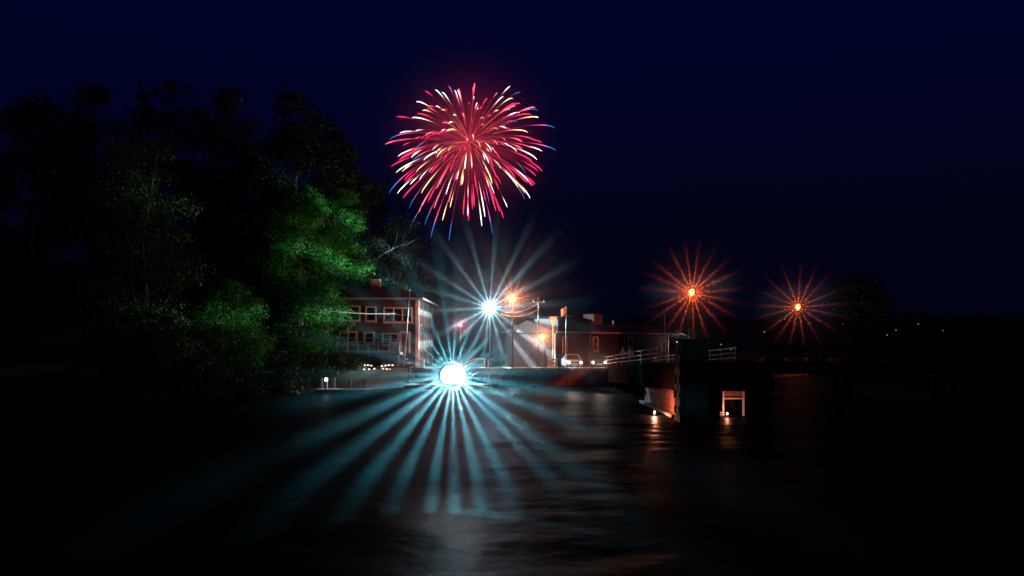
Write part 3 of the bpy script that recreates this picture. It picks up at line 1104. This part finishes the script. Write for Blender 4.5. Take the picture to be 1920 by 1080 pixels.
# ------------------------------------------------------------------ cars
def car(loc, rz, label, paint, van=False):
    t = thing('parked_car', loc, label, 'car', rz, group='cars parked along the quay')
    pm = mat('paint_' + label.split()[0], paint, .3, .3, var=.08, spec=.6)
    W, L = 1.76, 4.3
    # side profile (y along the length, front at -y): body then greenhouse
    body = [(-2.12, .35), (-2.16, .62), (-2.05, .8), (-1.0, .95), (1.9, .98), (2.12, .88), (2.15, .4), (1.7, .26), (-1.8, .26)]
    m = MB()
    n = len(body)
    secs = [(-W / 2, .92), (-W / 2 + .06, 1.0), (W / 2 - .06, 1.0), (W / 2, .92)]
    for x, s in secs:
        m.v += [(x, y * (.985 if s < 1 else 1), .6 + (z - .6) * s) for y, z in body]
    for a in range(3):
        for i in range(n):
            j = (i + 1) % n
            m.f.append((a * n + i, a * n + j, (a + 1) * n + j, (a + 1) * n + i))
    m.f.append(tuple(reversed(range(n))))
    m.f.append(tuple(3 * n + i for i in range(n)))
    m.build('body', pm, t, smooth=False, bevel=.04)
    top = 1.46 if not van else 1.75
    gh = [(-1.05, .94), (-.35, top - .04), (.1, top), (1.1, top - .03), (1.8, .97)]
    gm = MB()
    for z0, pts in ((0, gh),):
        for x, inset in ((-W / 2 + .06, 0), (W / 2 - .06, 0)):
            sx = 1 if x < 0 else -1
            gm.v += [(x + sx * .2 * ((z - .94) / .5), y, z) for y, z in pts]
    q = len(gh)
    gm.f.append(tuple(range(q)))
    gm.f.append(tuple(reversed(range(q, 2 * q))))
    for i in range(q):
        j = (i + 1) % q
        gm.f.append((j, i, q + i, q + j))
    cabin = gm.build('cabin', GLASS, t)
    MB().poly((-W / 2 + .28, -.33, top - .02), (W / 2 - .28, -.33, top - .02), (W / 2 - .28, 1.08, top + .0), (-W / 2 + .28, 1.08, top + .0)).box((0, .4, top - .005), (W - .52, 1.5, .05)).build('roof', pm, t, bevel=.02)
    for sx in (-1, 1):
        m = MB()
        m.tube([(sx * (W / 2 - .1), -1.0, .96), (sx * (W / 2 - .28), -.35, top - .02)], .035, 5)
        m.build('pillar', pm, t)
        for y in (-1.35, 1.35):
            wv = MB().lathe((sx * (W / 2 - .1), y, .32), [(.2, -.1), (.31, -.1), (.32, -.06), (.32, .06), (.31, .1), (.2, .1)], 18, 'x').build('wheel', RUBBER, t, smooth=False)
            MB().lathe((sx * (W / 2 - .01), y, .32), [(.19, -.02), (.17, .02), (.04, .03)], 12, 'x').build('rim', METAL, wv)
        MB().box((sx * (W / 2 + .06), -.85, .98), (.16, .1, .12)).build('mirror', pm, t, bevel=.02)
        MB().lathe((sx * .62, -2.13, .66), [(.12, -.06), (.13, -.02), (.06, .06)], 14, 'y').build('headlight', glow_mat('glow_head', (1, .82, .68), 9), t)
    MB().box((0, -2.17, .66), (.85, .05, .14)).build('grille', DARKMETAL, t)
    MB().box((0, -2.18, .42), (1.6, .08, .12)).build('bumper', CHROME, t, bevel=.02)
    MB().box((0, -2.225, .5), (.5, .02, .11)).build('number_plate', TRIM, t)
    return t


car((6.35, 84.6, QUAY + .05), R(4), 'silver parked car with bright headlights left of the dark car', (.35, .35, .37))
car((9.35, 85.2, QUAY + .05), R(-8), 'dark parked car with bright headlights at the foot of the wharf', (.05, .04, .045))
for x, y, e in ((6.35, 82.25, 90), (9.2, 82.85, 90)):
    hl = bpy.data.lights.new('headlight_beam', 'SPOT')
    hl.energy = e * 5
    hl.color = (1, .75, .6)
    hl.spot_size = R(110)
    hl.spot_blend = .8
    hl.shadow_soft_size = .1
    ho = bpy.data.objects.new('headlight_beam', hl)
    COL.objects.link(ho)
    ho.location = (x, y, QUAY + .7)
    ho.rotation_euler = (R(78), 0, R(180))

# white striped barrier left of the cars
bar = thing('road_barrier', (4.2, 82.2, QUAY + .05), 'white three board road barrier left of the silver car', 'barrier')
for z in (.28, .62, .96):
    MB().box((0, 0, z), (1.0, .05, .2)).build('board', mat('reflective_white', (.8, .76, .7), .4), bar)
for x in (-.36, .36):
    MB().tube([(x, .28, 0), (x, .05, 1.1)], .03, 6).build('leg', METAL, bar)
    MB().tube([(x, -.2, 0), (x, .05, 1.1)], .03, 6).build('leg', METAL, bar)


# ------------------------------------------------------------------ poles, sign, wires
def pole(name, px, top, d, label, r=.07, lean=0.0, head=None, matl=METAL, base=QUAY):
    p = at(px, top, d)
    t = thing(name, (p.x - lean, p.y, base), label, 'pole')
    h = p.z - base
    MB().tube([(0, 0, -.1), (lean * .5, 0, h * .5), (lean, 0, h)], [r * 1.25, r, r * .8], 9).build('shaft', matl, t, smooth=True)
    return t, h


t, h = pole('lamp_post', 768, 546, 83, 'thin leaning unlit lamp post in front of the house', .075, .6)
MB().tube([(.6, 0, h - .05), (.62, -.3, h + .12), (.64, -.7, h + .12)], .03, 6).build('arm', METAL, t)
MB().lathe((.64, -.75, h + .1), [(.05, -.1), (.16, -.06), (.17, 0), (.08, .08)], 12).build('lantern', TRIM, t)
t, h = pole('utility_pole', 1010, 558, 86, 'bare utility pole right of the orange lamp pair', .09, .15, matl=WOOD)
MB().box((.15, 0, h - .5), (1.3, .1, .1)).build('cross_arm', WOOD, t)
for x in (-.4, .7):
    MB().lathe((x, 0, h - .45), [(.03, 0), (.06, .04), (.03, .1), (.05, .14), (.02, .18)], 8).build('insulator', TRIM, t)
t, h = pole('flag_pole', 1062, 574, 85.5, 'pale pole carrying a small limp flag behind the silver car', .06, .1)
fm = MB()
for i in range(6):
    for j in range(4):
        fm.v.append((.08 - i * .11, .07 * math.sin(i * 1.5 + j * .4), h - .05 - j * .27 - i * .06))
for i in range(5):
    for j in range(3):
        fm.f.append((i * 4 + j, i * 4 + j + 1, (i + 1) * 4 + j + 1, (i + 1) * 4 + j))
fo = fm.build('flag', mat('flag_cloth', (.4, .26, .24), .8), t, smooth=True)
fo.modifiers.new('solid', 'SOLIDIFY').thickness = .01
t, h = pole('sign_post', 1037, 612, 84.5, 'yellow lit post topped by a white pointed sign', .07, .0, matl=mat('sign_post_paint', (.7, .55, .25), .6))
MB().prism([(0, .05), (.08, .35), (.42, 1.0), (.42, 1.12), (-.42, 1.12), (-.3, .92)], -.03, .03).build('sign_board', TRIM, t).location = (0, 0, h - .1)
t, h = pole('distant_pole', 1247, 590, 108, 'thin dim pole at the right end of the long building', .09, .2)


def wire(a, b, sag, label, r=.015, m=None):
    a, b = Vector(a), Vector(b)
    mid = (a + b) / 2
    pts = []
    for i in range(13):
        u = i / 12
        p = a.lerp(b, u)
        p.z -= sag * 4 * u * (1 - u)
        pts.append(p - a)
    o = MB().tube(pts, r, 5).build('overhead_wire', m or METAL, None)
    o.location = a
    return tag(o, label, 'wire')


wire(at(540, 572, 79), at(742, 588, 84.6), .3, 'white lit cable sagging from the bright green tree to the house', .035, TRIM)
wire(at(946, 586, 82.5), at(1010, 568, 86), .35, 'upper wire between the orange lamp and the utility pole', .03, TRIM)
wire(at(940, 589, 82.5), at(1012, 578, 86), .5, 'lower wire between the orange lamp and the utility pole', .03, TRIM)
wire(at(961, 556, 82.5), at(1009, 560, 86.1), .2, 'short wire from the orange lamp top to the pole top', .02, TRIM)

# pale pennant on the quay
t = thing('pennant_stake', at(991, 690, 81.5), 'small pale pennant on a stake at the quay edge', 'pennant')
t.location.z = QUAY + .2
MB().tube([(0, 0, 0), (-.1, 0, 2.0)], .025, 6).build('stake', METAL, t)
MB().prism([(-.1, 2.0), (-.2, 1.5), (.18, 1.25)], -.01, .01).build('pennant', TRIM, t)


# ------------------------------------------------------------------ people
def person(loc, rz, label, top, legs, skin=(.45, .28, .2), hair=(.05, .035, .03), pose=0):
    t = thing('person', loc, label, 'person', rz)
    V = [(0, 0, .95), (0, 0, 1.12), (0, .01, 1.34), (0, 0, 1.46), (0, -.01, 1.54), (0, -.015, 1.64), (0, -.01, 1.72)]
    Rd = [(.155, .11), (.14, .1), (.17, .11), (.075, .07), (.055, .055), (.085, .1), (.07, .085)]
    E = [(0, 1), (1, 2), (2, 3), (3, 4), (4, 5), (5, 6)]
    for s in (-1, 1):
        k = len(V)
        st = .03 * s * pose
        V += [(s * .09, 0, .88), (s * .1, st - .01, .48), (s * .105, st + .03, .09), (s * .115, st - .1, .045)]
        Rd += [(.09, .09), (.062, .065), (.042, .045), (.04, .032)]
        E += [(0, k), (k, k + 1), (k + 1, k + 2), (k + 2, k + 3)]
        k = len(V)
        V += [(s * .185, .0, 1.4), (s * .235, .03, 1.14), (s * .24, -.05 - .06 * pose, .9), (s * .235, -.07 - .06 * pose, .8)]
        Rd += [(.058, .058), (.045, .045), (.033, .033), (.036, .022)]
        E += [(2, k), (k, k + 1), (k + 1, k + 2), (k + 2, k + 3)]
    me = bpy.data.meshes.new('body')
    me.from_pydata(V, E, [])
    o = bpy.data.objects.new('body', me)
    COL.objects.link(o)
    o.parent = t
    sk = o.modifiers.new('skin', 'SKIN')
    sv = me.skin_vertices[0].data
    for i, r in enumerate(Rd):
        sv[i].radius = r
    sv[0].use_root = True
    ss = o.modifiers.new('sub', 'SUBSURF')
    ss.levels = ss.render_levels = 2
    m = bpy.data.materials.new('clothes')
    m.use_nodes = True
    n = m.node_tree.nodes
    l = m.node_tree.links
    tc = n.new('ShaderNodeTexCoord')
    sp = n.new('ShaderNodeSeparateXYZ')
    l.new(tc.outputs['Object'], sp.inputs[0])
    mr = n.new('ShaderNodeMapRange')
    mr.inputs['From Min'].default_value = 0
    mr.inputs['From Max'].default_value = 1.8
    l.new(sp.outputs[2], mr.inputs[0])
    cr = n.new('ShaderNodeValToRGB')
    cr.color_ramp.interpolation = 'CONSTANT'
    el = cr.color_ramp.elements
    el[0].color = (.03, .03, .03, 1)
    el[1].position = .06
    el[1].color = tuple(legs) + (1,)
    e = el.new(.53)
    e.color = tuple(top) + (1,)
    e = el.new(.825)
    e.color = tuple(skin) + (1,)
    l.new(mr.outputs[0], cr.inputs[0])
    l.new(cr.outputs[0], n['Principled BSDF'].inputs['Base Color'])
    n['Principled BSDF'].inputs['Roughness'].default_value = .8
    me.materials.append(m)
    hm = MB()
    hm.lathe((0, .015, 1.66), [(.085, -.05), (.1, .02), (.095, .08), (.06, .13), (.01, .145)], 12)
    hm.build('hair', mat('hair_%d' % int(hair[0] * 1000), hair, .6), t, smooth=True)
    return t


def wharf_p(x, y):
    return (9.6 + x, 46 + y, wz(y) + .0)


person(wharf_p(.75, 28.5), R(-20), 'person in a pale top standing at the wharf railing on the left', (.55, .5, .48), (.06, .06, .08))
person(wharf_p(1.25, 27.2), R(25), 'person in a white top standing at the wharf railing on the right', (.7, .66, .62), (.1, .09, .09), pose=1)
pp = at(607, 690, 74.5)
person((pp.x, pp.y, ground_z(pp.x, pp.y) + .02), R(10), 'dark clothed person standing alone on the bank below the bright tree', (.03, .03, .035), (.025, .025, .03))

# ------------------------------------------------------------------ far shore lights on the right
for px, py, d, lab, c, s in [
        (1352, 646, 128, 'faint pinkish lamp post on the far shore nearest the wharf', (1, .55, .45), .5),
        (1371, 655, 130, 'faint pinkish lamp post second from the wharf on the far shore', (1, .6, .5), .4),
        (1433, 622, 131, 'faint white lamp post left of the last orange lamp', (.8, .7, .75), .5),
        (1580, 607, 140, 'tiny white lamp post under the dome shaped tree', (.8, .85, 1), .6),
        (1663, 628, 150, 'small bluish lamp post right of the dome shaped tree', (.5, .65, 1), .6),
        (1680, 619, 152, 'second small bluish lamp post right of the dome shaped tree', (.5, .65, 1), .6),
        (1722, 607, 155, 'tall bluish lamp post near the far right', (.3, .45, 1), .7),
        (1768, 620, 158, 'low bluish lamp post at the far right edge', (.3, .45, 1), .5)]:
    p = at(px, py, d)
    gz = ground_z(p.x, p.y)
    t = thing('lamp_post', (p.x, p.y, gz), lab, 'lamp', group='faint lamps on the far shore')
    h = max(.5, p.z - gz)
    MB().tube([(0, 0, 0), (0, 0, h - .1)], .06, 6).build('post', DARKMETAL, t)
    MB().lathe((0, 0, h), [(.05, -.12), (.13, -.06), (.13, .06), (.04, .12)], 8).build('bulb', glow_mat('glow_far_%d' % px, c, s * .5), t)

# ------------------------------------------------------------------ haze balls put round lamps and burst to carry glow and starburst rays
def glow_smoke(loc, rad, dens, power=1.6, squash=1.0):
    m = bpy.data.materials.new('glow_smoke')
    m.use_nodes = True
    n = m.node_tree.nodes
    l = m.node_tree.links
    n.clear()
    tc = n.new('ShaderNodeTexCoord')
    ln = n.new('ShaderNodeVectorMath')
    ln.operation = 'LENGTH'
    l.new(tc.outputs['Object'], ln.inputs[0])
    mr = n.new('ShaderNodeMapRange')
    mr.inputs['From Min'].default_value = rad
    mr.inputs['From Max'].default_value = 0.0
    l.new(ln.outputs['Value'], mr.inputs['Value'])
    pw = n.new('ShaderNodeMath')
    pw.operation = 'POWER'
    pw.inputs[1].default_value = power
    l.new(mr.outputs[0], pw.inputs[0])
    nz = n.new('ShaderNodeTexNoise')
    nz.inputs['Scale'].default_value = 0.55
    nz.inputs['Detail'].default_value = 2
    l.new(tc.outputs['Object'], nz.inputs['Vector'])
    mr2 = n.new('ShaderNodeMapRange')
    mr2.inputs['From Min'].default_value = 0.25
    mr2.inputs['From Max'].default_value = 0.75
    mr2.inputs['To Min'].default_value = 0.35 * dens
    mr2.inputs['To Max'].default_value = 1.65 * dens
    l.new(nz.outputs[0], mr2.inputs['Value'])
    mu = n.new('ShaderNodeMath')
    mu.operation = 'MULTIPLY'
    l.new(pw.outputs[0], mu.inputs[0])
    l.new(mr2.outputs[0], mu.inputs[1])
    pv = n.new('ShaderNodeVolumePrincipled')
    pv.inputs['Color'].default_value = (.9, .95, 1, 1)
    l.new(mu.outputs[0], pv.inputs['Density'])
    out = n.new('ShaderNodeOutputMaterial')
    l.new(pv.outputs[0], out.inputs['Volume'])
    k = 10
    o = MB().lathe((0, 0, 0), [(rad * max(.02, math.sin(math.pi * i / k)), -rad * math.cos(math.pi * i / k) * squash) for i in range(k + 1)], 18).build('glow_smoke', m)
    o.location = loc
    o['kind'] = 'stuff'


glow_smoke(at(918, 577, 85.4), 13, .004, 1.7)
glow_smoke(at(918, 577, 84.6), 1.8, .03, 2)
glow_smoke(at(848, 703, 26) + Vector((0, 0, -.3)), 6.6, .03, 1.6)
glow_smoke(at(848, 703, 27), 1.4, .2, 2.2)
glow_smoke(at(961, 560, 81.6), 4.0, .03, 3)
glow_smoke(at(1017, 632, 83), 2.6, .11, 2.4)
glow_smoke(Vector((7.6, 81.5, 2.2)), 4.5, .022)
glow_smoke(at(863, 610, 84), 2.0, .045, 2)
glow_smoke(at(1298, 549, 70), 5.8, .028, 2.4)
glow_smoke(at(1497, 576, 133), 10, .1, 2.5)
glow_smoke(FW, 22, .02, 2.0)
